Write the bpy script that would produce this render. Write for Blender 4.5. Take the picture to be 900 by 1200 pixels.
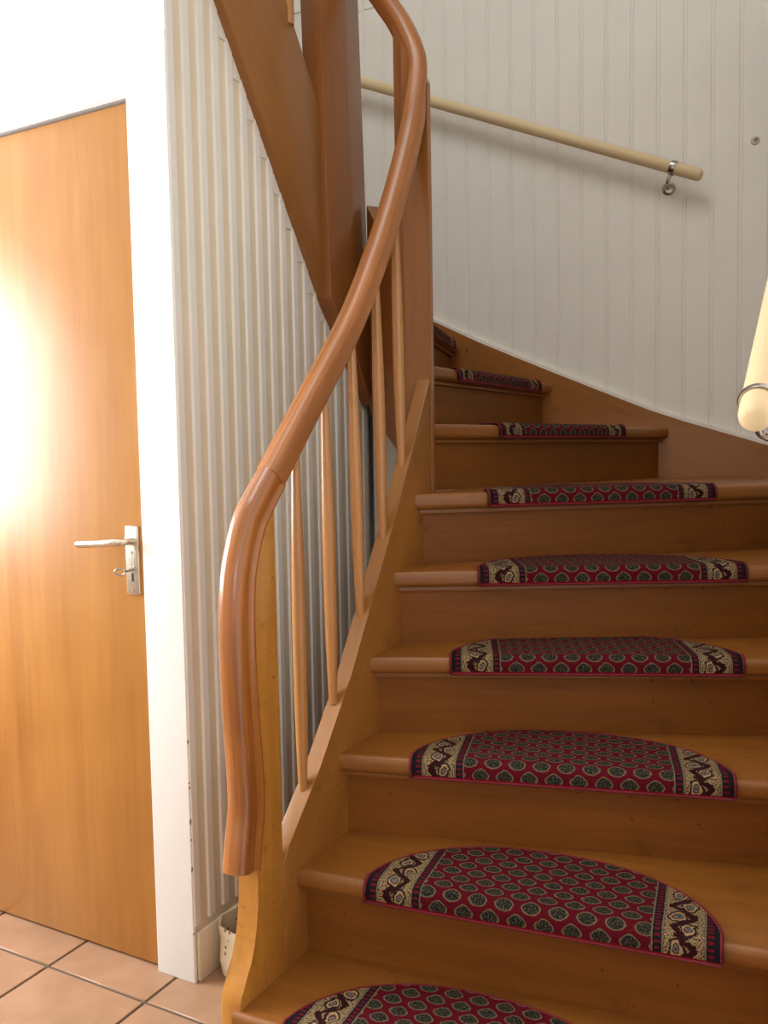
import bpy, bmesh, math, random
from mathutils import Vector, Matrix
random.seed(7)
S = bpy.context.scene
for o in list(bpy.data.objects): bpy.data.objects.remove(o)
COL = S.collection
PI = math.pi

# ------------------------------------------------------------------ camera
# house axes: X right along the door wall, Y up the stair flight, Z up
cam_d = bpy.data.cameras.new('camera'); cam = bpy.data.objects.new('camera', cam_d); COL.objects.link(cam)
xr = Vector((0.88225, 0.47025, -0.0171)).normalized()
fw = Vector((-0.47055, 0.8799, -0.0659)); fw = (fw - fw.dot(xr) * xr).normalized()
up = xr.cross(fw)
cam.matrix_world = Matrix(((xr.x, up.x, -fw.x, 0.0), (xr.y, up.y, -fw.y, 0.0), (xr.z, up.z, -fw.z, 1.2), (0, 0, 0, 1)))
cam_d.sensor_fit = 'VERTICAL'; cam_d.sensor_height = 36.0; cam_d.lens = 1020.0 / 1200.0 * 36.0
cam_d.clip_start = 0.02
S.camera = cam

# ------------------------------------------------------------------ light
W = bpy.data.worlds.new('World'); S.world = W; W.use_nodes = True
bg = W.node_tree.nodes['Background']; bg.inputs[0].default_value = (0.75, 0.86, 1.0, 1); bg.inputs[1].default_value = 1.0

def area(name, loc, target, sx, sy, power, col):
    l = bpy.data.lights.new(name, 'AREA'); l.shape = 'RECTANGLE'; l.size = sx; l.size_y = sy
    l.energy = power; l.color = col
    o = bpy.data.objects.new(name, l); COL.objects.link(o); o.location = loc
    d = Vector(target) - Vector(loc); o.rotation_euler = d.to_track_quat('-Z', 'Y').to_euler()
    return o
area('window_daylight', (-3.33, 0.55, 1.55), (0, 0.55, 1.55), 1.25, 1.25, 150.0, (0.98, 0.98, 1.0))
area('skylight_daylight', (-1.15, 0.75, 5.3), (-1.15, 0.75, 0), 2.0, 1.7, 52.0, (1.0, 0.97, 0.92))
area('added_side_fill', (1.33, -1.0, 1.55), (0.0, -1.0, 1.55), 1.15, 1.15, 20.0, (1.0, 0.95, 0.88))  # added fill from the right, brightens the ribbed wall behind the balusters

vs = S.view_settings
vs.view_transform = 'Standard'; vs.look = 'None'; vs.gamma = 1.0; vs.use_curve_mapping = False
vs.exposure = 0.05

# ------------------------------------------------------------------ node helpers
def lin(c):
    return tuple(((x / 255.0) / 12.92 if x / 255.0 <= 0.04045 else ((x / 255.0 + 0.055) / 1.055) ** 2.4) for x in c) + (1.0,)

class G:
    """tiny expression builder over shader math nodes"""
    def __init__(self, name):
        self.m = bpy.data.materials.new(name); self.m.use_nodes = True
        self.t = self.m.node_tree; self.N = self.t.nodes; self.L = self.t.links
        self.b = self.N['Principled BSDF']
    def link(self, a, b):
        self.L.new(a, b)
    def put(self, sock, v):
        if hasattr(v, 'is_output') or isinstance(v, bpy.types.NodeSocket): self.L.new(v, sock)
        else: sock.default_value = v
    def f(self, op, a, b=None, c=None, clamp=False):
        n = self.N.new('ShaderNodeMath'); n.operation = op; n.use_clamp = clamp
        self.put(n.inputs[0], a)
        if b is not None: self.put(n.inputs[1], b)
        if c is not None: self.put(n.inputs[2], c)
        return n.outputs[0]
    def coord(self, kind='Object'):
        return self.N.new('ShaderNodeTexCoord').outputs[kind]
    def mapping(self, vec, scale=(1, 1, 1), rot=(0, 0, 0), loc=(0, 0, 0)):
        n = self.N.new('ShaderNodeMapping'); self.L.new(vec, n.inputs[0])
        n.inputs[1].default_value = loc; n.inputs[2].default_value = rot; n.inputs[3].default_value = scale
        return n.outputs[0]
    def noise(self, vec, scale=5, detail=3, rough=0.5, dist=0.0):
        n = self.N.new('ShaderNodeTexNoise'); self.L.new(vec, n.inputs['Vector'])
        n.inputs['Scale'].default_value = scale; n.inputs['Detail'].default_value = detail
        n.inputs['Roughness'].default_value = rough; n.inputs['Distortion'].default_value = dist
        return n.outputs[0]
    def ramp(self, fac, stops, interp='LINEAR'):
        n = self.N.new('ShaderNodeValToRGB'); self.L.new(fac, n.inputs[0]); r = n.color_ramp; r.interpolation = interp
        while len(r.elements) < len(stops): r.elements.new(0.5)
        for e, (p, c) in zip(r.elements, stops): e.position = p; e.color = c
        return n.outputs[0]
    def mix(self, fac, a, b, mode='MIX'):
        n = self.N.new('ShaderNodeMix'); n.data_type = 'RGBA'; n.blend_type = mode
        self.put(n.inputs[0], fac); self.put(n.inputs[6], a); self.put(n.inputs[7], b)
        return n.outputs[2]
    def bump(self, h, strength=0.2, dist=0.002):
        n = self.N.new('ShaderNodeBump'); self.L.new(h, n.inputs['Height'])
        n.inputs['Strength'].default_value = strength; n.inputs['Distance'].default_value = dist
        self.L.new(n.outputs[0], self.b.inputs['Normal'])
    def sep(self, v):
        n = self.N.new('ShaderNodeSeparateXYZ'); self.L.new(v, n.inputs[0]); return n.outputs

def wood(name, dark, light, rot=(0, 0, 0), axis='X', rough=0.32, coat=0.25, uv=False, fig=1.0, contrast=1.0, cr=0.18, stains=False):
    g = G(name)
    v = g.coord('UV') if uv else g.coord('Object')
    v = g.mapping(v, rot=rot)
    sc = {'X': (1.0, 14, 14), 'Y': (14, 1.0, 14), 'Z': (14, 14, 1.0)}[axis]
    if uv: sc = (1.2, 42, 11)
    info = g.N.new('ShaderNodeObjectInfo')
    off = g.N.new('ShaderNodeVectorMath'); off.operation = 'ADD'
    sv = g.mapping(v, scale=tuple(s * fig for s in sc))
    g.L.new(sv, off.inputs[0])
    mul = g.N.new('ShaderNodeVectorMath'); mul.operation = 'SCALE'; mul.inputs[0].default_value = (31, 17, 23)
    g.L.new(info.outputs['Random'], mul.inputs['Scale']); g.L.new(mul.outputs[0], off.inputs[1])
    p = off.outputs[0]
    n1 = g.noise(p, 1.0, 4, 0.6, 0.6)
    n2 = g.noise(p, 6.0, 3, 0.6, 0.2)
    big = g.noise(g.mapping(v, scale=(2.2, 2.2, 2.2)), 1.3, 2, 0.5, 0.4)
    k = g.f('ADD', g.f('MULTIPLY', n1, 0.55), g.f('ADD', g.f('MULTIPLY', n2, 0.25), g.f('MULTIPLY', big, 0.3)))
    lo = 0.5 - 0.22 / contrast; hi = 0.55 + 0.2 / contrast
    col = g.ramp(k, [(lo, lin(dark)), (hi, lin(light))])
    if stains:      # small dark wear marks and knots
        sp = g.noise(g.mapping(v, scale=(3, 6, 6)), 3.2, 5, 0.62, 0.8)
        sm = g.f('MULTIPLY', g.f('SUBTRACT', sp, 0.60), 5.0, clamp=True)
        col = g.mix(g.f('MULTIPLY', sm, 0.55), col, lin((70, 40, 20)))
        fl = g.noise(v, 46, 2, 0.5)
        col = g.mix(g.f('MULTIPLY', g.f('GREATER_THAN', fl, 0.735), 0.6), col, lin((52, 30, 16)))
    g.L.new(col, g.b.inputs['Base Color'])
    g.L.new(g.f('ADD', g.f('MULTIPLY', big, 0.16), rough - 0.08), g.b.inputs['Roughness'])
    g.b.inputs['Specular IOR Level'].default_value = 0.5 if coat > 0 else 0.25
    g.b.inputs['Coat Weight'].default_value = coat; g.b.inputs['Coat Roughness'].default_value = cr
    g.bump(n2, 0.06, 0.001)
    return g.m

def plain(name, col, rough=0.5, metal=0.0, var=0.06, scale=6.0, bump=0.0, coat=0.0):
    g = G(name); v = g.coord('Object')
    n = g.noise(v, scale, 4, 0.6)
    a = lin(col); d = tuple(x * (1 - var * 2.2) for x in a[:3]) + (1,)
    g.L.new(g.ramp(n, [(0.3, d), (0.65, a)]), g.b.inputs['Base Color'])
    g.b.inputs['Roughness'].default_value = rough; g.b.inputs['Metallic'].default_value = metal
    g.b.inputs['Coat Weight'].default_value = coat
    if bump: g.bump(g.noise(v, scale * 30, 3), bump, 0.001)
    return g.m

M = {}
TD, TL = (150, 78, 26), (196, 116, 46)
M['tread'] = wood('tread_wood', (110, 65, 19), (146, 91, 32), axis='X', rough=0.40, coat=0.1, stains=True)
M['riser'] = wood('riser_wood', (102, 58, 15), (136, 81, 25), axis='X', rough=0.5, coat=0.0, stains=True)
M['newel'] = wood('newel_wood', (154, 98, 36), (188, 130, 54), axis='Z', rough=0.27, coat=0.4, stains=True)
M['post'] = wood('post_wood', (114, 66, 28), (146, 90, 40), axis='Z', rough=0.36, coat=0.1)
M['post2'] = wood('corner_newel_wood', (118, 70, 30), (154, 98, 44), axis='Z', rough=0.38, coat=0.1)
SL = math.atan2(1.377 - 0.43, 2.067 - 1.394)
M['string'] = wood('string_wood', (124, 78, 31), (162, 108, 47), rot=(-SL, 0, 0), axis='Y', rough=0.40, coat=0.1, stains=True)
M['ustring'] = wood('upper_string_wood', (124, 78, 32), (152, 98, 42), rot=(math.atan(1.42), 0, 0), axis='Y', rough=0.40, coat=0.1)
M['wstring'] = wood('wall_string_wood', (124, 74, 28), (162, 104, 44), rot=(0, math.atan(-0.43), 0), axis='X', rough=0.45, coat=0.05, fig=0.6, stains=True)
M['rail'] = wood('rail_wood', (124, 72, 32), (176, 112, 56), uv=True, rough=0.38, coat=0.12, contrast=1.5)
M['swoop'] = wood('swoop_wood', (100, 54, 24), (176, 108, 48), uv=True, rough=0.22, coat=0.6, contrast=1.5)
M['baluster'] = wood('baluster_wood', (148, 96, 48), (190, 134, 74), axis='Z', rough=0.3, coat=0.3)
M['door'] = wood('door_wood', (150, 94, 34), (186, 130, 60), axis='Z', rough=0.40, coat=0.06, fig=0.5, cr=0.3, contrast=1.3)
M['pale'] = wood('pale_wood', (204, 180, 138), (226, 204, 164), uv=True, rough=0.5, coat=0.0)
M['white'] = plain('white_wall_paint', (236, 234, 228), 0.55, var=0.02, scale=3)
M['casing'] = plain('white_gloss_paint', (238, 240, 238), 0.35, var=0.02, scale=4)
M['board'] = plain('white_board_paint', (236, 231, 222), 0.45, var=0.03, scale=4)
M['batten'] = plain('white_batten_paint', (229, 226, 219), 0.5, var=0.03, scale=5)
M['cream'] = plain('cream_panel_paint', (222, 209, 186), 0.55, var=0.05, scale=5)
M['grout'] = plain('dark_grout', (92, 84, 74), 0.9, var=0.1, scale=30)
M['steel'] = plain('brushed_steel', (178, 172, 164), 0.25, metal=1.0, var=0.05, scale=40)
M['nickel'] = plain('nickel_plate', (214, 206, 192), 0.28, metal=1.0, var=0.04, scale=30)
M['plug'] = plain('grey_filler', (196, 188, 174), 0.6)
M['plughole'] = plain('plug_shadow_grey', (132, 122, 108), 0.7)
M['chip'] = plain('bare_chipped_spot', (150, 130, 112), 0.8)
M['black'] = plain('black_hole', (14, 12, 10), 0.7)
M['red'] = plain('red_binding', (108, 13, 26), 0.9, var=0.15, scale=200, bump=0.3)

def tile_mat():
    g = G('terracotta_tile'); v = g.coord('Object')
    info = g.N.new('ShaderNodeObjectInfo')
    n = g.noise(v, 7, 5, 0.6, 0.3)
    c = g.ramp(n, [(0.3, lin((150, 116, 88))), (0.7, lin((174, 138, 110)))])
    c = g.mix(g.f('MULTIPLY', info.outputs['Random'], 0.25), c, lin((164, 124, 96)))
    g.L.new(c, g.b.inputs['Base Color']); g.b.inputs['Roughness'].default_value = 0.38
    g.bump(g.noise(v, 60, 3), 0.06, 0.001)
    return g.m
M['tile'] = tile_mat()

def glass_mat():
    g = G('clear_pane'); tr = g.N.new('ShaderNodeBsdfTransparent'); gl = g.N.new('ShaderNodeBsdfGlossy')
    gl.inputs['Roughness'].default_value = 0.02
    mx = g.N.new('ShaderNodeMixShader'); mx.inputs[0].default_value = 0.06
    g.L.new(tr.outputs[0], mx.inputs[1]); g.L.new(gl.outputs[0], mx.inputs[2])
    g.L.new(mx.outputs[0], g.N['Material Output'].inputs[0])
    return g.m
M['glass'] = glass_mat()

def bag_mat():
    g = G('spotted_paper'); v = g.coord('Object')
    vo = g.N.new('ShaderNodeTexVoronoi'); vo.inputs['Scale'].default_value = 55
    g.L.new(v, vo.inputs['Vector'])
    m = g.f('LESS_THAN', vo.outputs['Distance'], 0.2)
    base = g.ramp(g.noise(v, 12, 3), [(0.3, lin((196, 180, 150))), (0.7, lin((222, 208, 180)))])
    g.L.new(g.mix(m, base, lin((104, 78, 52))), g.b.inputs['Base Color'])
    g.b.inputs['Roughness'].default_value = 0.8
    return g.m
M['bag'] = bag_mat()

def carpet_mat():
    """oriental print in metres: u along the nosing (0 = centre), v up from the front hem"""
    g = G('oriental_carpet'); uv = g.coord('UV')
    wob = g.noise(uv, 160, 2, 0.5)
    o = g.sep(uv); u, v = o[0], o[1]
    w1 = g.f('MULTIPLY', g.f('SUBTRACT', wob, 0.5), 0.004)
    u = g.f('ADD', u, w1); v = g.f('SUBTRACT', v, w1)
    au = g.f('ABSOLUTE', u)
    speck = g.noise(uv, 330, 2, 0.6)
    speck2 = g.noise(uv, 210, 2, 0.6)
    # ---- field of small leaf motifs, staggered rows
    PX, PY = 0.050, 0.0290
    row = g.f('FLOOR', g.f('DIVIDE', v, PY))
    odd = g.f('MODULO', g.f('ADD', row, 100.0), 2.0)
    fu = g.f('SUBTRACT', g.f('FRACT', g.f('ADD', g.f('DIVIDE', g.f('ADD', u, 1.0), PX), g.f('MULTIPLY', odd, 0.5))), 0.5)
    fv = g.f('SUBTRACT', g.f('FRACT', g.f('DIVIDE', v, PY)), 0.5)
    fu = g.f('MULTIPLY', fu, PX); fv = g.f('MULTIPLY', fv, PY)
    # pointed bud: narrower towards its upper end
    wid = g.f('SUBTRACT', 0.0185, g.f('MULTIPLY', g.f('MAXIMUM', fv, 0.0), 0.55))
    d = g.f('SQRT', g.f('ADD', g.f('POWER', g.f('DIVIDE', fu, wid), 2.0), g.f('POWER', g.f('DIVIDE', fv, 0.0142), 2.0)))
    red = g.mix(speck2, lin((60, 8, 17)), lin((98, 16, 29)))
    olive = g.mix(g.f('GREATER_THAN', speck, 0.56), lin((30, 30, 27)), lin((84, 78, 62)))
    edge = lin((100, 86, 64))
    c = g.mix(g.f('LESS_THAN', d, 1.0), red, edge)
    c = g.mix(g.f('LESS_THAN', d, 0.83), c, olive)
    # ---- cream border with curls and blue-grey eyes
    w2 = g.f('MULTIPLY', g.f('SUBTRACT', g.noise(uv, 48, 2, 0.5), 0.5), 0.022)
    bu = g.f('ADD', g.f('SUBTRACT', au, 0.262), w2); v0 = v; v = g.f('ADD', v, w2)
    P = 0.075
    ph = g.f('MULTIPLY', v, 2 * PI / P)
    sw = g.f('MULTIPLY', g.f('SINE', ph), 0.017)
    dl = g.f('ABSOLUTE', g.f('SUBTRACT', bu, sw))
    pv = g.f('SUBTRACT', g.f('FRACT', g.f('DIVIDE', v, P / 2)), 0.5)
    side = g.f('SUBTRACT', g.f('MULTIPLY', g.f('MODULO', g.f('FLOOR', g.f('DIVIDE', v, P / 2)), 2.0), 2.0), 1.0)
    ex = g.f('SUBTRACT', bu, g.f('MULTIPLY', side, 0.009)); ey = g.f('MULTIPLY', pv, P / 2)
    e = g.f('SQRT', g.f('ADD', g.f('POWER', ex, 2.0), g.f('POWER', g.f('MULTIPLY', ey, 0.8), 2.0)))
    cream = g.mix(g.f('GREATER_THAN', speck, 0.53), lin((140, 120, 86)), lin((50, 28, 22)))
    cb = g.mix(g.f('LESS_THAN', dl, 0.0075), cream, lin((42, 16, 16)))
    cb = g.mix(g.f('LESS_THAN', e, 0.0150), cb, lin((44, 26, 28)))
    cb = g.mix(g.f('LESS_THAN', e, 0.0115), cb, lin((146, 126, 90)))
    cb = g.mix(g.f('LESS_THAN', e, 0.0080), cb, lin((84, 32, 28)))
    cb = g.mix(g.f('LESS_THAN', e, 0.0052), cb, lin((92, 102, 100)))
    cb = g.mix(g.f('LESS_THAN', e, 0.0022), cb, lin((38, 44, 56)))
    v = v0
    # ---- dark stripes with a row of red dots
    dots = g.f('GREATER_THAN', g.f('SINE', g.f('MULTIPLY', v, 2 * PI / 0.011)), 0.0)
    navy = g.mix(speck, lin((12, 12, 19)), lin((34, 31, 36)))
    st = g.mix(g.f('MULTIPLY', dots, g.f('COMPARE', au, 0.220, 0.0045)), navy, lin((96, 18, 28)))
    st = g.mix(g.f('MULTIPLY', dots, g.f('COMPARE', au, 0.308, 0.0050)), st, lin((96, 18, 28)))
    ln = g.f('ADD', g.f('COMPARE', au, 0.229, 0.0014), g.f('ADD', g.f('COMPARE', au, 0.2115, 0.0012), g.f('COMPARE', au, 0.299, 0.0014)))
    st = g.mix(ln, st, lin((108, 96, 74)))
    c = g.mix(g.f('GREATER_THAN', au, 0.210), c, st)
    c = g.mix(g.f('COMPARE', au, 0.264, 0.033), c, cb)
    c = g.mix(g.f('LESS_THAN', v, 0.006), c, lin((104, 12, 24)))
    g.L.new(c, g.b.inputs['Base Color']); g.b.inputs['Roughness'].default_value = 0.95
    g.b.inputs['Specular IOR Level'].default_value = 0.08
    g.bump(g.noise(uv, 500, 2, 0.6), 0.5, 0.002)
    return g.m
M['carpet'] = carpet_mat()

# ------------------------------------------------------------------ mesh helpers
def tag(o, label=None, cat=None, group=None, kind=None):
    if label: o['label'] = label
    if cat: o['category'] = cat
    if group: o['group'] = group
    if kind: o['kind'] = kind
    return o

def empty(name, loc, label=None, cat=None, group=None, kind=None):
    o = bpy.data.objects.new(name, None); COL.objects.link(o); o.location = loc; o.empty_display_size = 0.05
    return tag(o, label, cat, group, kind)

def wloc(p):
    v = Vector((0, 0, 0))
    while p is not None: v = v + Vector(p.location); p = p.parent
    return v

def finish(name, bm, mat, parent=None, smooth=False, origin=None, angle=40):
    """bm is in world (house) coordinates; the object's origin goes to `origin` (default: base centre)"""
    bmesh.ops.recalc_face_normals(bm, faces=bm.faces)
    if origin is None:
        xs = [v.co.x for v in bm.verts]; ys = [v.co.y for v in bm.verts]; zs = [v.co.z for v in bm.verts]
        origin = Vector(((min(xs) + max(xs)) / 2, (min(ys) + max(ys)) / 2, min(zs)))
    origin = Vector(origin)
    bmesh.ops.translate(bm, verts=bm.verts, vec=-origin)
    me = bpy.data.meshes.new(name)
    bm.to_mesh(me); bm.free()
    if smooth:
        for p in me.polygons: p.use_smooth = True
        try: me.set_sharp_from_angle(angle=math.radians(angle))
        except Exception: pass
    me.materials.append(M[mat] if isinstance(mat, str) else mat)
    o = bpy.data.objects.new(name, me); COL.objects.link(o)
    if parent is not None:
        o.parent = parent; o.location = origin - wloc(parent)
    else: o.location = origin
    return o

def bm_box(bm, x0, x1, y0, y1, z0, z1, bev=0.0, seg=2):
    vs = [bm.verts.new(p) for p in ((x0, y0, z0), (x1, y0, z0), (x1, y1, z0), (x0, y1, z0), (x0, y0, z1), (x1, y0, z1), (x1, y1, z1), (x0, y1, z1))]
    fs = [bm.faces.new([vs[i] for i in f]) for f in ((3, 2, 1, 0), (4, 5, 6, 7), (0, 1, 5, 4), (1, 2, 6, 5), (2, 3, 7, 6), (3, 0, 4, 7))]
    if bev:
        es = list({e for f in fs for e in f.edges})
        bmesh.ops.bevel(bm, geom=es, offset=bev, segments=seg, profile=0.5, affect='EDGES')
    return bm

def box(name, b, mat, parent=None, bev=0.0, origin=None, seg=2):
    return finish(name, bm_box(bmesh.new(), *b, bev=bev, seg=seg), mat, parent, origin=origin, smooth=bev > 0)

def bm_prism(bm, pts, axis, a, b, bev=0.0, seg=2):
    """pts: 2-D outline; axis: the extrusion axis ('x': pts are (y,z); 'y': (x,z); 'z': (x,y))"""
    def P(p, t): return {'x': (t, p[0], p[1]), 'y': (p[0], t, p[1]), 'z': (p[0], p[1], t)}[axis]
    A = [bm.verts.new(P(p, a)) for p in pts]; B = [bm.verts.new(P(p, b)) for p in pts]; n = len(pts)
    fa = bm.faces.new(A); fb = bm.faces.new(list(reversed(B)))
    for i in range(n): bm.faces.new((A[i], B[i], B[(i + 1) % n], A[(i + 1) % n]))
    if bev:
        es = list(set(fa.edges) | set(fb.edges))
        bmesh.ops.bevel(bm, geom=es, offset=bev, segments=seg, profile=0.5, affect='EDGES')
    return bm

def prism(name, pts, axis, a, b, mat, parent=None, bev=0.0, smooth=None, origin=None):
    return finish(name, bm_prism(bmesh.new(), pts, axis, a, b, bev), mat, parent, smooth=(bev > 0 if smooth is None else smooth), origin=origin)

def catmull(pts, n=8):
    P = [Vector(p) for p in pts]; P = [2 * P[0] - P[1]] + P + [2 * P[-1] - P[-2]]; out = []
    for i in range(1, len(P) - 2):
        for k in range(n):
            t = k / n
            out.append(0.5 * ((2 * P[i]) + (-P[i - 1] + P[i + 1]) * t + (2 * P[i - 1] - 5 * P[i] + 4 * P[i + 1] - P[i + 2]) * t * t + (-P[i - 1] + 3 * P[i] - 3 * P[i + 1] + P[i + 2]) * t ** 3))
    out.append(P[-2]); return out

def sweep(bm, path, section, side=Vector((1, 0, 0)), cap=True, scale=None):
    """section: (a,b) pairs, a along `side`-ish, b along the in-plane normal"""
    uvl = bm.loops.layers.uv.verify()
    path = [Vector(p) for p in path]; rings = []; L = 0; ls = []
    for i, p in enumerate(path):
        t = (path[min(i + 1, len(path) - 1)] - path[max(i - 1, 0)]).normalized()
        sd = side[i] if isinstance(side, list) else side
        s = (sd - sd.dot(t) * t).normalized(); nn = s.cross(t).normalized()
        k = scale[i] if scale else 1.0
        sec = section[i] if isinstance(section[0], list) else section
        rings.append([bm.verts.new(p + s * a * k + nn * b * k) for a, b in sec])
        if i: L += (p - path[i - 1]).length
        ls.append(L)
    n = len(rings[0])
    for i in range(len(rings) - 1):
        for j in range(n):
            f = bm.faces.new((rings[i][j], rings[i][(j + 1) % n], rings[i + 1][(j + 1) % n], rings[i + 1][j]))
            vv = [j / n * 0.2, (j + 1) / n * 0.2, (j + 1) / n * 0.2, j / n * 0.2]; uu = [ls[i], ls[i], ls[i + 1], ls[i + 1]]
            for lp, a, b in zip(f.loops, uu, vv): lp[uvl].uv = (a, b)
    if cap:
        for rg, u in ((list(reversed(rings[0])), 0), (rings[-1], ls[-1])):
            f = bm.faces.new(rg)
            for j, lp in enumerate(f.loops): lp[uvl].uv = (u + 0.01 * math.cos(j), 0.01 * math.sin(j))
    return bm

def circle(r, n=14): return [(r * math.cos(2 * PI * i / n), r * math.sin(2 * PI * i / n)) for i in range(n)]

def tube(name, path, r, mat, parent=None, n=14, scale=None, side=None, origin=None):
    p = [Vector(q) for q in path]
    if side is None:
        d = (p[-1] - p[0]).normalized(); side = Vector((0, 0, 1)) if abs(d.z) < 0.8 else Vector((1, 0, 0))
    return finish(name, sweep(bmesh.new(), p, circle(r, n), side, scale=scale), mat, parent, smooth=True, origin=origin, angle=50)

def clip(poly, o, n, d=0.0):
    """keep the side where (p-o).n >= d"""
    out = []
    for i in range(len(poly)):
        p, q = poly[i], poly[(i + 1) % len(poly)]
        a = (p[0] - o[0]) * n[0] + (p[1] - o[1]) * n[1] - d; b = (q[0] - o[0]) * n[0] + (q[1] - o[1]) * n[1] - d
        if a >= 0: out.append(p)
        if (a >= 0) != (b >= 0):
            t = a / (a - b); out.append((p[0] + (q[0] - p[0]) * t, p[1] + (q[1] - p[1]) * t))
    res = []
    for p in out:
        if not res or (abs(p[0] - res[-1][0]) + abs(p[1] - res[-1][1])) > 1e-5: res.append(p)
    if len(res) > 1 and (abs(res[0][0] - res[-1][0]) + abs(res[0][1] - res[-1][1])) < 1e-5: res.pop()
    return res

def struct(o, label, cat): return tag(o, label, cat, kind='structure')

def copy_part(src, parent, loc):
    c = src.copy(); COL.objects.link(c); c.parent = parent; c.location = Vector(loc) - wloc(parent); return c

# ------------------------------------------------------------------ the setting
XI, XR, YB = -0.97, -0.03, 3.335       # inner string face, right wall, back wall boards
HX0, HX1, HY0 = -3.2, 1.2, -2.2        # hall extents
CZ, TZ = 2.545, 5.1                    # hall ceiling, upper ceiling

floor = struct(box('floor', (HX0, HX1, HY0, 3.4, -0.06, -0.004), 'grout'), 'dark grey grout bed of the tiled hall floor', 'floor')
T, GAP = 0.305, 0.007
tx0, ty0 = -1.661, 1.375
proto = None
for i in range(-6, 11):
    for j in range(-12, 2):
        x0, x1 = tx0 + i * T + GAP / 2, tx0 + (i + 1) * T - GAP / 2
        y0, y1 = ty0 + (j) * T + GAP / 2, ty0 + (j + 1) * T - GAP / 2
        cx0, cx1, cy0, cy1 = max(x0, HX0), min(x1, HX1), max(y0, HY0), y1
        if cx1 - cx0 < 0.02 or cy1 - cy0 < 0.02: continue
        if y0 > 1.2 and cx0 < -1.7: cy1 = min(cy1, 1.53)
        whole = abs(cx1 - cx0 - (x1 - x0)) < 1e-6 and abs(cy1 - cy0 - (y1 - y0)) < 1e-6
        if whole and proto is not None:
            copy_part(proto, floor, ((cx0 + cx1) / 2, (cy0 + cy1) / 2, -0.006))
        else:
            t = box('tile', (cx0, cx1, cy0, cy1, -0.006, 0.0), 'tile', floor, bev=0.0015, seg=1)
            if whole: proto = t

# door wall with its opening
DX0, DX1, DZ = -2.235, -1.410, 2.0
bm = bmesh.new()
bm_box(bm, HX0, DX0 - 0.0, 1.485, 1.575, 0, CZ)
bm_box(bm, DX1, -1.306, 1.485, 1.56, 0, CZ)
bm_box(bm, DX0, DX1, 1.485, 1.575, DZ, CZ)
struct(finish('wall_front', bm, 'white'), 'bright white plastered wall around and above the wooden door', 'wall')
bm = bmesh.new()
bm_prism(bm, [(DX0 - 0.11, 0), (DX0, 0), (DX0, DZ), (DX1, DZ), (DX1, 0), (-1.299, 0), (-1.299, DZ + 0.11), (DX0 - 0.11, DZ + 0.11)], 'y', 1.475, 1.486, bev=0.003)
struct(finish('trim_1', bm, 'casing', smooth=True), 'white painted flat casing framing the wooden door', 'door casing')
bm = bmesh.new(); bm_box(bm, -1.3015, -1.2985, 1.4765, 1.5, DZ + 0.11, CZ)
struct(finish('trim_4', bm, 'casing'), 'thin white corner strip above the door casing', 'trim')

tr = bpy.data.objects['trim_1']
for zz, hh, yy in ((0.115, 0.006, 1.4752), (0.262, 0.014, 1.4760), (0.335, 0.005, 1.4768), (0.372, 0.016, 1.4756), (0.455, 0.007, 1.4766), (0.468, 0.004, 1.4754), (0.56, 0.009, 1.4762)):
    prism('paint_chip', [(yy, zz), (yy + 0.004, zz + 0.2 * hh), (yy + 0.005, zz + 0.7 * hh), (yy + 0.001, zz + hh), (yy - 0.001, zz + 0.5 * hh)], 'x', -1.2995, -1.2982, 'chip', tr)
door = empty('door_1', ((DX0 + DX1) / 2, 1.5, 0), 'flush honey-coloured wooden door with lever handle', 'door', kind='structure')
box('door_leaf', (DX0 + 0.004, DX1 - 0.003, 1.489, 1.529, 0.006, DZ - 0.012), 'door', door, bev=0.002)
plate = prism('handle_plate', [(-1.470, 0.890), (-1.467, 0.887), (-1.434, 0.887), (-1.431, 0.890), (-1.431, 1.043), (-1.434, 1.046), (-1.467, 1.046), (-1.470, 1.043)], 'y', 1.4815, 1.489, 'nickel', door, bev=0.0015)
plate['label'] = 'rectangular nickel handle plate'
tube('lever', catmull([(-1.4505, 1.4822, 1.012), (-1.4505, 1.455, 1.012), (-1.454, 1.444, 1.012), (-1.468, 1.438, 1.0115), (-1.51, 1.438, 1.008), (-1.578, 1.440, 1.004)], 6), 0.0085, 'nickel', plate, n=12)
tube('key', catmull([(-1.4505, 1.482, 0.945), (-1.4505, 1.468, 0.945), (-1.4505, 1.463, 0.944)], 4), 0.003, 'steel', plate, n=8)
bm = bmesh.new(); ang = [2 * PI * i / 20 for i in range(21)]
sweep(bm, [(-1.4545 - 0.012 + 0.012 * math.cos(a), 1.458 + 0.004 * math.cos(a), 0.942 + 0.008 * math.sin(a)) for a in ang], circle(0.0022, 8), Vector((0, 1, 0.1)))
finish('key_bow', bm, 'steel', plate, smooth=True)
prism('keyhole', [(-1.4535, 0.918), (-1.4475, 0.918), (-1.4475, 0.938), (-1.4535, 0.938)], 'y', 1.4808, 1.4818, 'black', plate)
for zz in (0.898, 0.985):
    tube('screw', [(-1.4505, 1.4816, zz), (-1.4505, 1.4800, zz)], 0.0032, 'steel', plate, n=10)
tube('keychain', catmull([(-1.458, 1.4795, 1.0), (-1.457, 1.4785, 0.975), (-1.4545, 1.4785, 0.955), (-1.4515, 1.474, 0.947)], 5), 0.0009, 'steel', plate, n=6)
tube('keychain', catmull([(-1.440, 1.4795, 1.0), (-1.440, 1.4785, 0.975), (-1.443, 1.4785, 0.955), (-1.4485, 1.474, 0.947)], 5), 0.0009, 'steel', plate, n=6)

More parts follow.
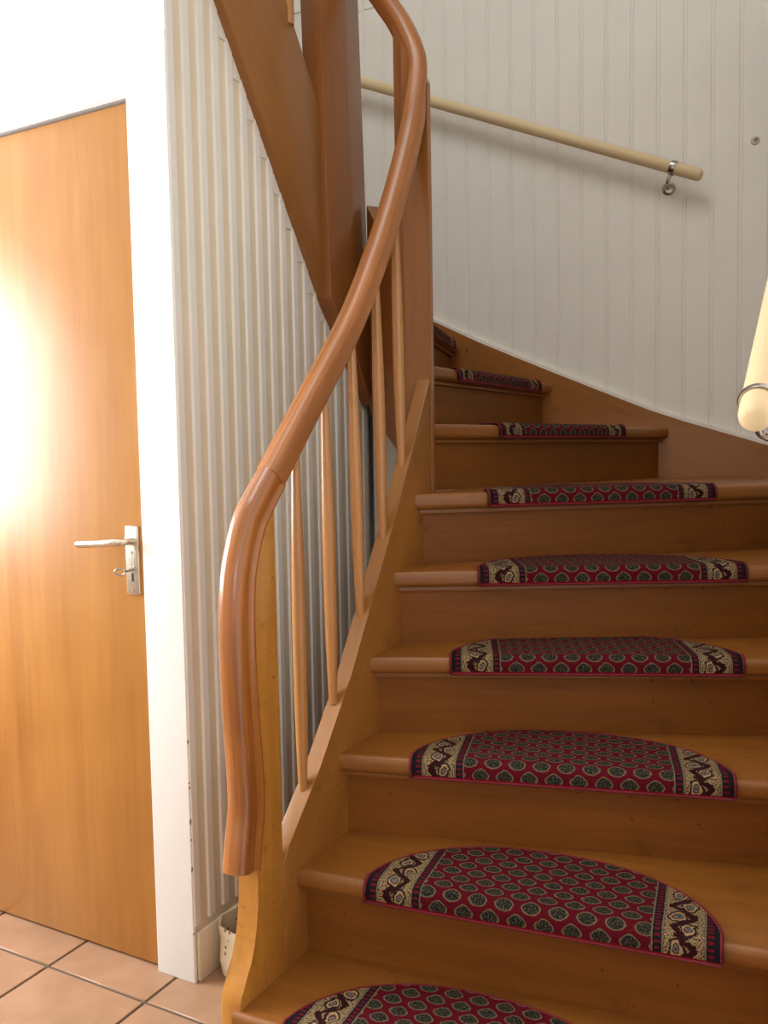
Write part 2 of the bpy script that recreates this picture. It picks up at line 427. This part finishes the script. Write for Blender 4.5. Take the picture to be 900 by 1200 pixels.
# ribbed wall under the upper flight
def us_bot(y): return 2.236 - 1.463 * (y - 1.646) if y < 2.074 else 1.610 - 1.17 * (y - 2.074)
XW = -1.302
wl = struct(finish('wall_side', bm_prism(bmesh.new(), [(1.487, 0), (2.345, 0), (2.345, us_bot(2.345) + 0.04), (2.074, us_bot(2.074) + 0.04), (1.487, us_bot(1.487) + 0.04)], 'x', XW - 0.03, XW), 'cream'),
            'cream wall panel under the upper flight behind the vertical battens', 'wall')
PB = 0.0515
def loft(bm, A, B):
    a = [bm.verts.new(p) for p in A]; b = [bm.verts.new(p) for p in B]; n = len(a)
    bm.faces.new(a); bm.faces.new(b[::-1])
    for i in range(n): bm.faces.new((a[i], b[i], b[(i + 1) % n], a[(i + 1) % n]))
    return bm
y = 1.4785
while y + 0.030 < 2.345:
    zb = 0.135 + random.uniform(-0.004, 0.004)
    pr = [(XW, y), (XW + 0.0055, y + 0.003), (XW + 0.0055, y + 0.022), (XW, y + 0.025)]
    finish('batten', loft(bmesh.new(), [(px, py, zb) for px, py in pr], [(px, py, us_bot(py) + 0.002) for px, py in pr]), 'batten', wl)
    # small filler closing the groove under the string
    g0, g1 = y + 0.0252, y + PB - 0.0002
    if g1 < 2.34:
        zt = us_bot(g1) - 0.012
        pr = [(XW, g0), (XW + 0.0045, g0), (XW + 0.0045, g1), (XW, g1)]
        finish('filler', loft(bmesh.new(), [(px, py, zt) for px, py in pr], [(px, py, us_bot(py) + 0.002) for px, py in pr]), 'batten', wl)
    y += PB
box('skirting', (XW, XW + 0.010, 1.487, 2.345, 0, 0.115), 'cream', wl, bev=0.002)
struct(finish('wall_understair', bm_prism(bmesh.new(), [(-1.289, 0), (-0.99, 0), (-0.99, 1.238), (-1.148, 1.238), (-1.148, 1.42), (-1.289, 1.42)], 'y', 2.349, 2.365), 'batten'),
       'smooth white panel closing the space under the winder steps', 'wall')

# back wall with tongue and groove boards
wb = struct(box('wall_back', (-2.3, XR + 0.1, YB + 0.003, YB + 0.1, 0, TZ), 'board'), 'white tongue-and-groove boarded wall behind the staircase', 'wall')
BP, BW = 0.0935, 0.0835
def board_mesh(x0, x1, z0, z1):
    bm = bmesh.new()
    pr = [(x0, YB + 0.0036), (x0 + 0.0012, YB + 0.0010), (x0 + 0.003, YB), (x1 - 0.003, YB), (x1 - 0.0012, YB + 0.0010), (x1, YB + 0.0036)]
    return bm_prism(bm, pr, 'z', z0, z1)
for z0, z1 in ((0.6, 3.055), (3.075, TZ)):
    pb = None
    for i in range(-9, 16):
        jx = -1.471 + i * BP
        x0, x1 = jx + (BP - BW) / 2, jx + (BP - BW) / 2 + BW
        if x0 < -2.2 or x1 > XR + 0.01: continue
        if pb is None: pb = finish('board', board_mesh(x0, x1, z0, z1), 'board', wb, smooth=False)
        else: copy_part(pb, wb, ((x0 + x1) / 2, YB + 0.0018, z0))
box('ledge_strip', (-2.25, XR, YB - 0.002, YB + 0.01, 3.145, 3.160), 'board', wb, bev=0.002)
# beads lying in the joints
pb = None
for i in range(-8, 16):
    jx = -1.471 + i * BP
    if jx > XR - 0.005: continue
    if pb is None: pb = finish('bead', bm_prism(bmesh.new(), [(jx - 0.004, YB + 0.0045), (jx - 0.003, YB + 0.0015), (jx + 0.003, YB + 0.0015), (jx + 0.004, YB + 0.0045)], 'z', 0.6, TZ), 'board', wb)
    else: copy_part(pb, wb, (jx, YB + 0.003, 0.6))

struct(box('wall_right', (XR, XR + 0.1, 0.78, YB + 0.1, 0, TZ), 'white'), 'white wall along the right side of the stairs', 'wall')
struct(box('wall_return', (XR + 0.1, HX1, 0.78, 0.88, 0, TZ), 'white'), 'white wall beside the foot of the stairs', 'wall')
EY0, EY1, EZ0, EZ1 = -1.6, -0.4, 0.95, 2.15
bm = bmesh.new()
bm_box(bm, HX1, HX1 + 0.1, HY0, EY0, 0, TZ); bm_box(bm, HX1, HX1 + 0.1, EY1, 0.88, 0, TZ)
bm_box(bm, HX1, HX1 + 0.1, EY0, EY1, 0, EZ0); bm_box(bm, HX1, HX1 + 0.1, EY0, EY1, EZ1, TZ)
struct(finish('wall_east', bm, 'white'), 'white hall wall to the right of the camera', 'wall')
rw = empty('added_window_2', (HX1 + 0.05, (EY0 + EY1) / 2, EZ0), 'white framed window added out of view for side light', 'window', kind='structure')  # unseen window, added as the opening for the side fill
bm = bmesh.new()
for b in ((EY0, EY0 + 0.05, EZ0, EZ1), (EY1 - 0.05, EY1, EZ0, EZ1), (EY0 + 0.05, EY1 - 0.05, EZ0, EZ0 + 0.05), (EY0 + 0.05, EY1 - 0.05, EZ1 - 0.05, EZ1)):
    bm_box(bm, HX1 + 0.03, HX1 + 0.07, *b)
finish('window_frame', bm, 'casing', rw)
box('pane', (HX1 + 0.048, HX1 + 0.052, EY0 + 0.05, EY1 - 0.05, EZ0 + 0.05, EZ1 - 0.05), 'glass', rw)
struct(box('wall_rear', (HX0 - 0.1, HX1 + 0.1, HY0 - 0.1, HY0, 0, TZ), 'white'), 'white hall wall behind the camera', 'wall')
WY0, WY1, WZ0, WZ1 = -0.1, 1.2, 0.9, 2.2
bm = bmesh.new()
bm_box(bm, HX0 - 0.1, HX0, HY0, WY0, 0, TZ); bm_box(bm, HX0 - 0.1, HX0, WY1, 1.575, 0, TZ)
bm_box(bm, HX0 - 0.1, HX0, WY0, WY1, 0, WZ0); bm_box(bm, HX0 - 0.1, HX0, WY0, WY1, WZ1, TZ)
struct(finish('wall_west', bm, 'white'), 'white hall wall holding the window', 'wall')
win = empty('window_1', (HX0 - 0.05, 0.55, WZ0), 'white framed hall window', 'window', kind='structure')
bm = bmesh.new()
for b in ((WY0, WY0 + 0.05, WZ0, WZ1), (WY1 - 0.05, WY1, WZ0, WZ1), (WY0, WY1, WZ0, WZ0 + 0.05), (WY0, WY1, WZ1 - 0.05, WZ1), (0.53, 0.57, WZ0, WZ1)):
    bm_box(bm, HX0 - 0.07, HX0 - 0.03, *b)
finish('window_frame', bm, 'casing', win)
box('pane', (HX0 - 0.052, HX0 - 0.048, WY0 + 0.05, WY1 - 0.05, WZ0 + 0.05, WZ1 - 0.05), 'glass', win)
struct(box('wall_left', (-2.3, -2.2, 1.575, YB + 0.1, 0, TZ), 'white'), 'white wall on the far left of the stairwell', 'wall')
# hall ceiling / upper floor slab with the stairwell left open
bm = bmesh.new()
bm_box(bm, HX0, HX1, HY0, 0.78, CZ, 2.745); bm_box(bm, HX0, -1.31, 0.78, 1.575, CZ, 2.745)
struct(finish('ceiling', bm, 'white'), 'white hall ceiling in front of the stairwell', 'ceiling')
box('landing_floor', (HX0, -1.31, 0.9, 1.575, 2.7455, 2.75), 'tread', bpy.data.objects['ceiling'])
# upper ceiling with a roof window
RX0, RX1, RY0, RY1 = -2.2, -0.1, -0.15, 1.65
bm = bmesh.new()
bm_box(bm, HX0, RX0, HY0, YB + 0.1, TZ, TZ + 0.08); bm_box(bm, RX1, HX1, HY0, YB + 0.1, TZ, TZ + 0.08)
bm_box(bm, RX0, RX1, HY0, RY0, TZ, TZ + 0.08); bm_box(bm, RX0, RX1, RY1, YB + 0.1, TZ, TZ + 0.08)
struct(finish('ceiling_upper', bm, 'white'), 'white ceiling of the upper floor with a roof window opening', 'ceiling')
struct(box('wall_landing', (HX0, -2.3, 1.575, 1.675, 2.745, TZ), 'white'), 'white wall of the upper landing', 'wall')

# ------------------------------------------------------------------ staircase
RISE = 0.183
stair = empty('staircase', (-0.5, 2.0, 0), 'honey-brown varnished wooden winder staircase turning left', 'staircase')
NOS = [None, (-0.97, 1.212, 3.0), (-0.97, 1.415, 7.0), (-0.97, 1.587, 14.7), (-0.97, 1.735, 22.7), (-0.97, 1.863, 28.0), (-0.97, 1.985, 40.0),
       (-1.0, 2.160, 69.9), (-1.103, 2.389, 85.0), (-1.288, 2.816, 104.0), (-1.24, 2.27, 122.0), (-1.29, 2.11, 145.0), (-1.29, 1.975, 162.0), (-1.29, 1.84, 175.0), (-1.29, 1.71, 180.0), (-1.29, 1.575, 180.0)]
def nrm(k):
    a = math.radians(NOS[k][2]); return (-math.sin(a), math.cos(a))
def foot(k):
    if k <= 6: P = [(XI - 0.012, 1.0), (XR, 1.0), (XR, 3.308), (XI - 0.012, 3.308)]
    elif k <= 10: P = clip([(-2.2, 2.14), (XR, 2.14), (XR, 3.308), (-2.2, 3.308)], (-1.05, 2.112), (0.633, 0.774), 0.02)
    else: P = [(-2.2, 1.575), (-1.285, 1.575), (-1.285, 3.308), (-2.2, 3.308)]
    return P
def line_pt(k, s, d=0.0):
    a = math.radians(NOS[k][2]); n = nrm(k)
    return (NOS[k][0] + s * math.cos(a) + d * n[0], NOS[k][1] + s * math.sin(a) + d * n[1])
SETB = 0.034
for k in range(1, 15):
    z = k * RISE
    poly = clip(foot(k), NOS[k][:2], nrm(k))
    nk = nrm(k + 1); poly = clip(poly, NOS[k + 1][:2], (-nk[0], -nk[1]), -(SETB + 0.018))
    if len(poly) < 3: continue
    n = nrm(k)
    bm = bmesh.new(); bm_prism(bm, poly, 'z', z - 0.040, z)
    es = [e for e in bm.edges if all(abs((v.co.x - NOS[k][0]) * n[0] + (v.co.y - NOS[k][1]) * n[1]) < 1e-4 for v in e.verts) and abs(e.verts[0].co.z - e.verts[1].co.z) < 1e-6]
    if es: bmesh.ops.bevel(bm, geom=es, offset=0.013, segments=4, profile=0.5, affect='EDGES')
    o = finish('tread', bm, 'tread', None, smooth=True, angle=45)
    # grain along the nosing: rotate the object frame with the tread
    a = math.radians(NOS[k][2]); me = o.data
    me.transform(Matrix.Rotation(-a, 4, 'Z')); o.rotation_euler = (0, 0, a)
    o.parent = stair; o.location = o.location - stair.location
    # riser and the small moulding under the nosing
    for nm, d0, d1, z0, z1, mat in (('riser', SETB, SETB + 0.018, z - RISE, z - 0.040, 'riser'), ('nosing_moulding', SETB - 0.013, SETB, z - 0.053, z - 0.040, 'tread')):
        p = clip(clip(foot(k), NOS[k][:2], n, d0), NOS[k][:2], (-n[0], -n[1]), -d1)
        if len(p) < 3: continue
        r = prism(nm, p, 'z', z0, z1, mat, None, bev=0.003 if nm != 'riser' else 0.0)
        r.data.transform(Matrix.Rotation(-a, 4, 'Z')); r.rotation_euler = (0, 0, a)
        r.parent = stair; r.location = r.location - stair.location

# strings
top = [(1.366, 0.395), (1.394, 0.430), (1.51, 0.545), (1.649, 0.713), (1.766, 0.888), (1.881, 1.060), (2.080, 1.395)]
prism('inner_string', [(1.366, 0.0), (1.50, 0.0), (2.080, 0.88)] + top[::-1], 'x', XI - 0.037, XI, 'string', stair, bev=0.003)
prism('upper_string', [(1.30, 2.742), (1.646, 2.236), (2.074, 1.610), (2.085, 1.597), (2.085, 2.10), (1.936, 2.304), (1.40, 3.04), (1.30, 3.04)], 'x', -1.302, -1.274, 'ustring', stair, bev=0.004)
# centre newel at the end of the upper string
bm = bmesh.new()
sec = [(-1.318, 2.055), (-1.255, 2.055), (-1.255, 2.19), (-1.272, 2.30), (-1.318, 2.30)]
def zb(p): return 1.632 - 1.17 * (p[1] - 2.055)
lean = lambda z: -0.022 * (z - 1.9)
A = [bm.verts.new((p[0] + lean(zb(p)), p[1], zb(p))) for p in sec]; B = [bm.verts.new((p[0] + lean(3.4), p[1], 3.4)) for p in sec]
bm.faces.new(A); bm.faces.new(B[::-1])
for i in range(5): bm.faces.new((A[i], B[i], B[(i + 1) % 5], A[(i + 1) % 5]))
bmesh.ops.bevel(bm, geom=list(bm.edges), offset=0.004, segments=2, profile=0.5, affect='EDGES')
finish('centre_newel', bm, 'post', stair, smooth=True)
# string across the stair eye, from centre newel to the corner newel
bm = bmesh.new()
Pa, Pb = Vector((-1.262, 2.285, 0)), Vector((-1.05, 2.112, 0)); nn = Vector((0.63, 0.77, 0)) * 0.035
quad = [(Pa, 1.33), (Pb, 1.165), (Pb, 1.65), (Pa, 1.93)]
A = [bm.verts.new((p.x, p.y, z)) for p, z in quad]; B = [bm.verts.new((p.x + nn.x, p.y + nn.y, z)) for p, z in quad]
bm.faces.new(A); bm.faces.new(B[::-1])
for i in range(4): bm.faces.new((A[i], B[i], B[(i + 1) % 4], A[(i + 1) % 4]))
finish('eye_string', bm, 'post', stair)
# wall strings
wt = [(-2.2, 2.08), (-1.533, 1.750), (-1.326, 1.646), (-1.182, 1.580), (-1.01, 1.503), (-0.844, 1.430), (-0.655, 1.348), (-0.534, 1.303), (-0.389, 1.255), (-0.252, 1.210), (XR, 1.135)]
prism('wall_string', [(XR, 0.75), (-1.0, 1.05), (-2.2, 1.62)] + wt, 'y', 3.303, YB, 'wstring', stair, bev=0.002)
prism('string_cap', wt + [(p[0], p[1] + 0.012) for p in wt[::-1]], 'y', 3.312, YB, 'board', stair)
prism('wall_string', [(1.18, 0.0), (1.45, 0.0), (3.303, 0.80), (3.303, 1.20), (1.75, 0.72), (1.25, 0.46), (1.18, 0.40)], 'x', XR - 0.028, XR, 'string', stair, bev=0.002)

# upper balusters, the first one just shows at the top of the picture
for yy in (1.925, 1.79, 1.655, 1.52):
    zt = 2.304 - 1.373 * (yy - 1.936) - 0.02
    tube('upper_baluster', [(-1.283, yy, zt), (-1.283, yy, zt + 0.35), (-1.283, yy, zt + 0.72)], 0.016, 'baluster', stair, n=10)

# ------------------------------------------------------------------ banister
ban = empty('banister', (-0.99, 1.3, 0), 'curved wooden banister with swooping newel handrail and slim turned balusters', 'banister')
prof = [(1.222, 0.0), (1.2225, 0.190), (1.229, 0.212), (1.247, 0.234), (1.260, 0.258), (1.271, 0.286), (1.279, 0.318), (1.284, 0.352), (1.286, 0.400), (1.285, 0.70), (1.288, 0.95), (1.305, 1.02), (1.340, 1.085), (1.369, 1.10), (1.368, 0.40), (1.366, 0.0)]
prism('newel_post', prof, 'x', -1.016, XI, 'newel', ban, bev=0.003)
# corner newel
sec = [(-1.040, 2.080), (-0.968, 2.080), (-0.966, 2.084), (-0.970, 2.108), (-0.978, 2.118), (-1.072, 2.118), (-1.072, 2.100), (-1.040, 2.098)]
bm = loft(bmesh.new(), [(px, py, 1.165 - max(0.0, px + 1.04) * 2.6) for px, py in sec], [(px, py, 2.15 + (-0.968 - px) * 1.65) for px, py in sec])
finish('corner_newel', bm, 'post2', ban)
# handrail
XH = -0.992
railpath = [(1.385, 1.159), (1.524, 1.304), (1.706, 1.495), (1.83, 1.662), (1.93, 1.82), (2.024, 1.998), (2.066, 2.115)]
pts = [(XH, y, z) for y, z in railpath] + [(-1.004, 2.098, 2.215), (-1.066, 2.140, 2.335), (-1.137, 2.18, 2.436), (-1.245, 2.24, 2.585)]
path = catmull(pts, 8)
sides = []
for i, p in enumerate(path):
    t = max(0.0, min(1.0, (p.z - 2.05) / 0.25))
    sides.append(Vector((1, 0, 0)).lerp(Vector((0.55, 0.83, 0)), t).normalized())
def rail_sec(w, h):
    q = [(-0.5, -0.34), (-0.47, -0.44), (-0.38, -0.5), (0.38, -0.5), (0.47, -0.44), (0.5, -0.34), (0.5, 0.12), (0.47, 0.27), (0.38, 0.40), (0.22, 0.48), (0.0, 0.5), (-0.22, 0.48), (-0.38, 0.40), (-0.47, 0.27), (-0.5, 0.12)]
    return [(a * w, b * h) for a, b in q]
finish('handrail', sweep(bmesh.new(), path, rail_sec(0.050, 0.056), sides), 'rail', ban, smooth=True, angle=55)
# swooping lower end of the handrail, with its moulded profile
low = [(1.258, 0.430), (1.266, 0.478), (1.278, 0.545), (1.276, 0.63), (1.269, 0.73), (1.265, 0.84), (1.267, 0.93), (1.278, 1.000), (1.308, 1.074), (1.345, 1.118), (1.387, 1.161)]
path = catmull([(XH, y, z) for y, z in low], 6)
n = len(path); secs = []
base = [(-0.5, -0.42), (-0.42, -0.5), (0.42, -0.5), (0.5, -0.44), (0.5, -0.36), (0.415, -0.27), (0.40, -0.18), (0.44, -0.06), (0.46, 0.10), (0.40, 0.32), (0.24, 0.46), (0.0, 0.5), (-0.24, 0.46), (-0.40, 0.32), (-0.46, 0.10), (-0.44, -0.06), (-0.40, -0.18), (-0.415, -0.27), (-0.5, -0.36)]
for i in range(n):
    t = i / (n - 1)
    w = 0.060 - 0.008 * t; h = 0.062 - 0.004 * t
    if t > 0.85: w = 0.054 - 0.003 * (t - 0.85) / 0.15
    secs.append([(a * w, b * h) for a, b in base])
finish('handrail_swoop', sweep(bmesh.new(), path, secs, Vector((1, 0, 0))), 'swoop', ban, smooth=True, angle=60)
# turned balusters
BB = [(1.477, 0.505), (1.604, 0.656), (1.732, 0.809), (1.848, 0.977), (1.955, 1.150)]
BT = [(1.478, 1.235), (1.594, 1.365), (1.713, 1.490), (1.832, 1.650), (1.937, 1.815)]
for (y0, z0), (y1, z1) in zip(BB, BT):
    N = 14; p = [Vector((XH, y0 + (y1 - y0) * i / N, z0 + (z1 - z0) * i / N)) for i in range(N + 1)]
    sc = [0.62 + 0.38 * math.sin(PI * min(1.0, i / N / 0.9)) ** 0.8 if i / N < 0.9 else 0.62 for i in range(N + 1)]
    tube('baluster', p, 0.0145, 'baluster', ban, n=12, scale=sc)

# ------------------------------------------------------------------ stair mats
HALF, DEP, HEM = 0.325, 0.228, 0.036
def mat_back(a):
    a = min(abs(a) / HALF, 1.0); return 0.012 + (DEP - 0.012) * max(0.0, 1 - a ** 2.3) ** 0.58
def make_mat(k, sc, label):
    a = math.radians(NOS[k][2]); c = line_pt(k, sc); z = k * RISE
    root = empty('stair_mat', (c[0], c[1], z), label, 'stair mat', 'red oriental half-moon mats on the stair treads')
    root.rotation_euler = (0, 0, a)
    TH, R = 0.007, 0.016
    # profile in (d, z): hem hanging in front of the nosing, bend, then flat on the tread
    prof = []
    for i in range(3): prof.append((-TH, -HEM + (HEM - R) * i / 2))
    for i in range(1, 6):
        q = PI / 2 * i / 5; prof.append((R - (R + TH) * math.cos(q), -R + (R + TH) * math.sin(q)))
    plen = [0.0]
    for i in range(1, len(prof)): plen.append(plen[-1] + math.dist(prof[i], prof[i - 1]))
    NS, NT = 48, 10
    us = [-HALF * math.cos(PI * i / NS) for i in range(NS + 1)]
    bm = bmesh.new(); uvl = bm.loops.layers.uv.verify(); grid = []
    for u in us:
        b = max(mat_back(u), R + 0.004); col = []
        for (d, zz), l in zip(prof, plen): col.append((bm.verts.new((u, d, zz)), l))
        for j in range(1, NT + 1):
            d = R + (b - R) * j / NT; col.append((bm.verts.new((u, d, TH)), plen[-1] + d - R))
        grid.append(col)
    for i in range(NS):
        for j in range(len(grid[0]) - 1):
            q = (grid[i][j], grid[i + 1][j], grid[i + 1][j + 1], grid[i][j + 1])
            f = bm.faces.new([v for v, _ in q]); f.smooth = True
            for lp, (uu, (v, l)) in zip(f.loops, zip((us[i], us[i + 1], us[i + 1], us[i]), q)): lp[uvl].uv = (uu, l)
    # thickness: skirt down at the outline
    be = [e for e in bm.edges if e.is_boundary]
    r = bmesh.ops.extrude_edge_only(bm, edges=be)
    for v in [g for g in r['geom'] if isinstance(g, bmesh.types.BMVert)]:
        if v.co.z > 0: v.co.z = 0.0003
        else: v.co.y = min(-0.0003, v.co.y + TH - 0.0003)
    me = bpy.data.meshes.new('pile'); bmesh.ops.recalc_face_normals(bm, faces=bm.faces); bm.to_mesh(me); bm.free()
    for p in me.polygons: p.use_smooth = True
    me.set_sharp_from_angle(angle=math.radians(50)); me.materials.append(M['carpet'])
    o = bpy.data.objects.new('pile', me); COL.objects.link(o); o.parent = root
    # stitched red edge
    bp = [Vector((-HALF, d - 0.0005, zz)) for d, zz in prof] + [Vector((u, max(mat_back(u), R + 0.004), TH - 0.002)) for u in us] + [Vector((HALF, d - 0.0005, zz)) for d, zz in reversed(prof)]
    bp += [Vector((HALF * (1 - 2 * i / 8), -TH + 0.001, -HEM)) for i in range(1, 9)]
    cl = [bp[0]]
    for p in bp[1:]:
        if (p - cl[-1]).length > 0.002: cl.append(p)
    bm = bmesh.new(); sweep(bm, cl, circle(0.0034, 6), Vector((0.01, 0.02, 1)), cap=True)
    me = bpy.data.meshes.new('binding'); bmesh.ops.recalc_face_normals(bm, faces=bm.faces); bm.to_mesh(me); bm.free(); me.materials.append(M['red'])
    for p in me.polygons: p.use_smooth = True
    o = bpy.data.objects.new('binding', me); COL.objects.link(o); o.parent = root
    return root
MATS = [(1, 0.42, 'red half-moon stair mat on the lowest step, cut by the bottom of the picture'),
        (2, 0.475, 'largest fully visible red half-moon stair mat, on the second step beside the newel'),
        (3, 0.485, 'red half-moon stair mat on the third step from the bottom'),
        (4, 0.510, 'red half-moon stair mat on the fourth step from the bottom'),
        (5, 0.530, 'red half-moon stair mat on the fifth step from the bottom'),
        (6, 0.520, 'red half-moon stair mat on the sixth step, its top seen almost edge-on'),
        (7, 0.600, 'red stair mat seen edge-on on the seventh step, third mat from the top'),
        (8, 0.480, 'red stair mat seen from below on the eighth step, second from the top'),
        (9, 0.060, 'topmost red stair mat, mostly hidden behind the corner newel')]
for k, sc, lb in MATS: make_mat(k, sc, lb)

# ------------------------------------------------------------------ wall handrails
def pole(name, p0, p1, r, label, cat_, brackets):
    p0, p1 = Vector(p0), Vector(p1); d = (p1 - p0).normalized()
    root = empty(name, p0, label, cat_)
    e = 0.016
    pth = [p0, p0 + d * 0.002, p0 + d * 0.007, p0 + d * e, p0 + (p1 - p0) * 0.35, p0 + (p1 - p0) * 0.7, p1 - d * e, p1 - d * 0.007, p1 - d * 0.002, p1]
    sc = [0.50, 0.74, 0.91, 1, 1, 1, 1, 0.91, 0.74, 0.50]
    finish('pole', sweep(bmesh.new(), pth, circle(r, 24), Vector((0, 0, 1)), scale=sc), 'pale', root, smooth=True, angle=50)
    for q, wn in brackets:
        c = p0 + d * q; wn = Vector(wn)
        br = empty('bracket', (0, 0, 0)); br.parent = root; br.location = c - p0
        # ring around the pole
        s = (Vector((0, 0, 1)) - d.z * d).normalized(); w = d.cross(s)
        bm = bmesh.new(); N = 28
        pr = [(r + 0.0005, -bw), (r + 0.003, -bw - 0.001), (r + 0.0045, 0.0), (r + 0.003, bw + 0.001), (r + 0.0005, bw)]
        rings = [[bm.verts.new(c + (s * math.cos(2 * PI * i / N) + w * math.sin(2 * PI * i / N)) * a + d * b) for a, b in pr] for i in range(N)]
        for i in range(N):
            for j in range(5): bm.faces.new((rings[i][j], rings[(i + 1) % N][j], rings[(i + 1) % N][(j + 1) % 5], rings[i][(j + 1) % 5]))
        finish('ring', bm, 'steel', br, smooth=True, angle=50)
        wall = c + wn * brk_gap + d * brk_off
        dn = -s
        tube('arm', catmull([c + dn * (r + 0.001), c + dn * (r + 0.018) , c + dn * (r + 0.032) + wn * 0.01, wall + Vector((0, 0, -r - 0.042)) - wn * 0.012, wall + Vector((0, 0, -r - 0.042)) - wn * 0.002], 6), 0.0065, 'steel', br, n=10, side=d)
        f = wall + Vector((0, 0, -r - 0.042))
        tube('rosette', [f - wn * 0.009, f - wn * 0.008, f - wn * 0.004, f - wn * 0.0005], 0.024, 'steel', br, n=20, scale=[0.5, 0.72, 0.95, 1.0], side=d)
    return root
brk_gap = 0.068; brk_off = 0.03; bw = 0.009
yr = YB - 0.068
pole('wall_handrail', (-0.468, yr, 2.150), (-2.05, yr, 2.853), 0.0215, 'round pale wooden handrail sloping up the white boarded back wall', 'handrail', [(0.105, (0, 1, 0)), (1.23, (0, 1, 0))])
brk_gap = 0.078; brk_off = 0.0; bw = 0.004
pole('wall_handrail', (-0.108, 1.215, 1.235), (-0.108, 2.75, 2.10), 0.0215, 'round pale wooden handrail end close up at the right edge', 'handrail', [(0.055, (1, 0, 0)), (1.2, (1, 0, 0))])

# plugged screw hole left in the boards
pg = empty('screw_plug', (-0.303, YB, 2.26), 'small grey plugged screw hole in the white boards', 'plug')
tube('rim', [(-0.303, YB, 2.26), (-0.303, YB - 0.002, 2.26), (-0.303, YB - 0.003, 2.26)], 0.015, 'plug', pg, n=18, scale=[1, 0.95, 0.8])
tube('hole', [(-0.300, YB - 0.0028, 2.262), (-0.300, YB - 0.0034, 2.262)], 0.007, 'plughole', pg, n=12)

# ------------------------------------------------------------------ spotted paper bag behind the newel
bag = empty('paper_bag', (-1.204, 1.605, 0), 'off-white spotted paper bag standing on the tiles behind the newel', 'bag')
bm = bmesh.new(); rings = []
NB = 28
for i, (z, k, rr) in enumerate([(0.001, 0.86, 0), (0.012, 0.95, 0), (0.05, 1.0, 0.003), (0.10, 0.97, 0.005), (0.116, 1.0, 0.004), (0.130, 1.02, 0.005), (0.128, 0.97, 0.005), (0.11, 0.93, 0.004), (0.06, 0.92, 0)]):
    ring = []
    for j in range(NB):
        a = 2 * PI * j / NB; c, s = math.cos(a), math.sin(a)
        ex = 0.075 * k * abs(c) ** 0.6 * (1 if c > 0 else -1); ey = 0.10 * k * abs(s) ** 0.6 * (1 if s > 0 else -1)
        ring.append(bm.verts.new((-1.204 + ex + rr * math.sin(5 * a), 1.605 + ey + rr * math.cos(7 * a), z + rr * 0.8 * math.sin(9 * a + 1))))
    rings.append(ring)
for i in range(len(rings) - 1):
    for j in range(NB): bm.faces.new((rings[i][j], rings[i][(j + 1) % NB], rings[i + 1][(j + 1) % NB], rings[i + 1][j]))
bm.faces.new(rings[0][::-1])
finish('bag_body', bm, 'bag', bag, smooth=True)
bm = bmesh.new(); bm.faces.new([bm.verts.new((-1.204 + 0.066 * math.cos(2 * PI * j / 20), 1.605 + 0.088 * math.sin(2 * PI * j / 20), 0.075 + 0.02 * math.sin(j * 2.1))) for j in range(20)])
bmesh.ops.triangulate(bm, faces=bm.faces)
finish('contents', bm, 'grout', bag)
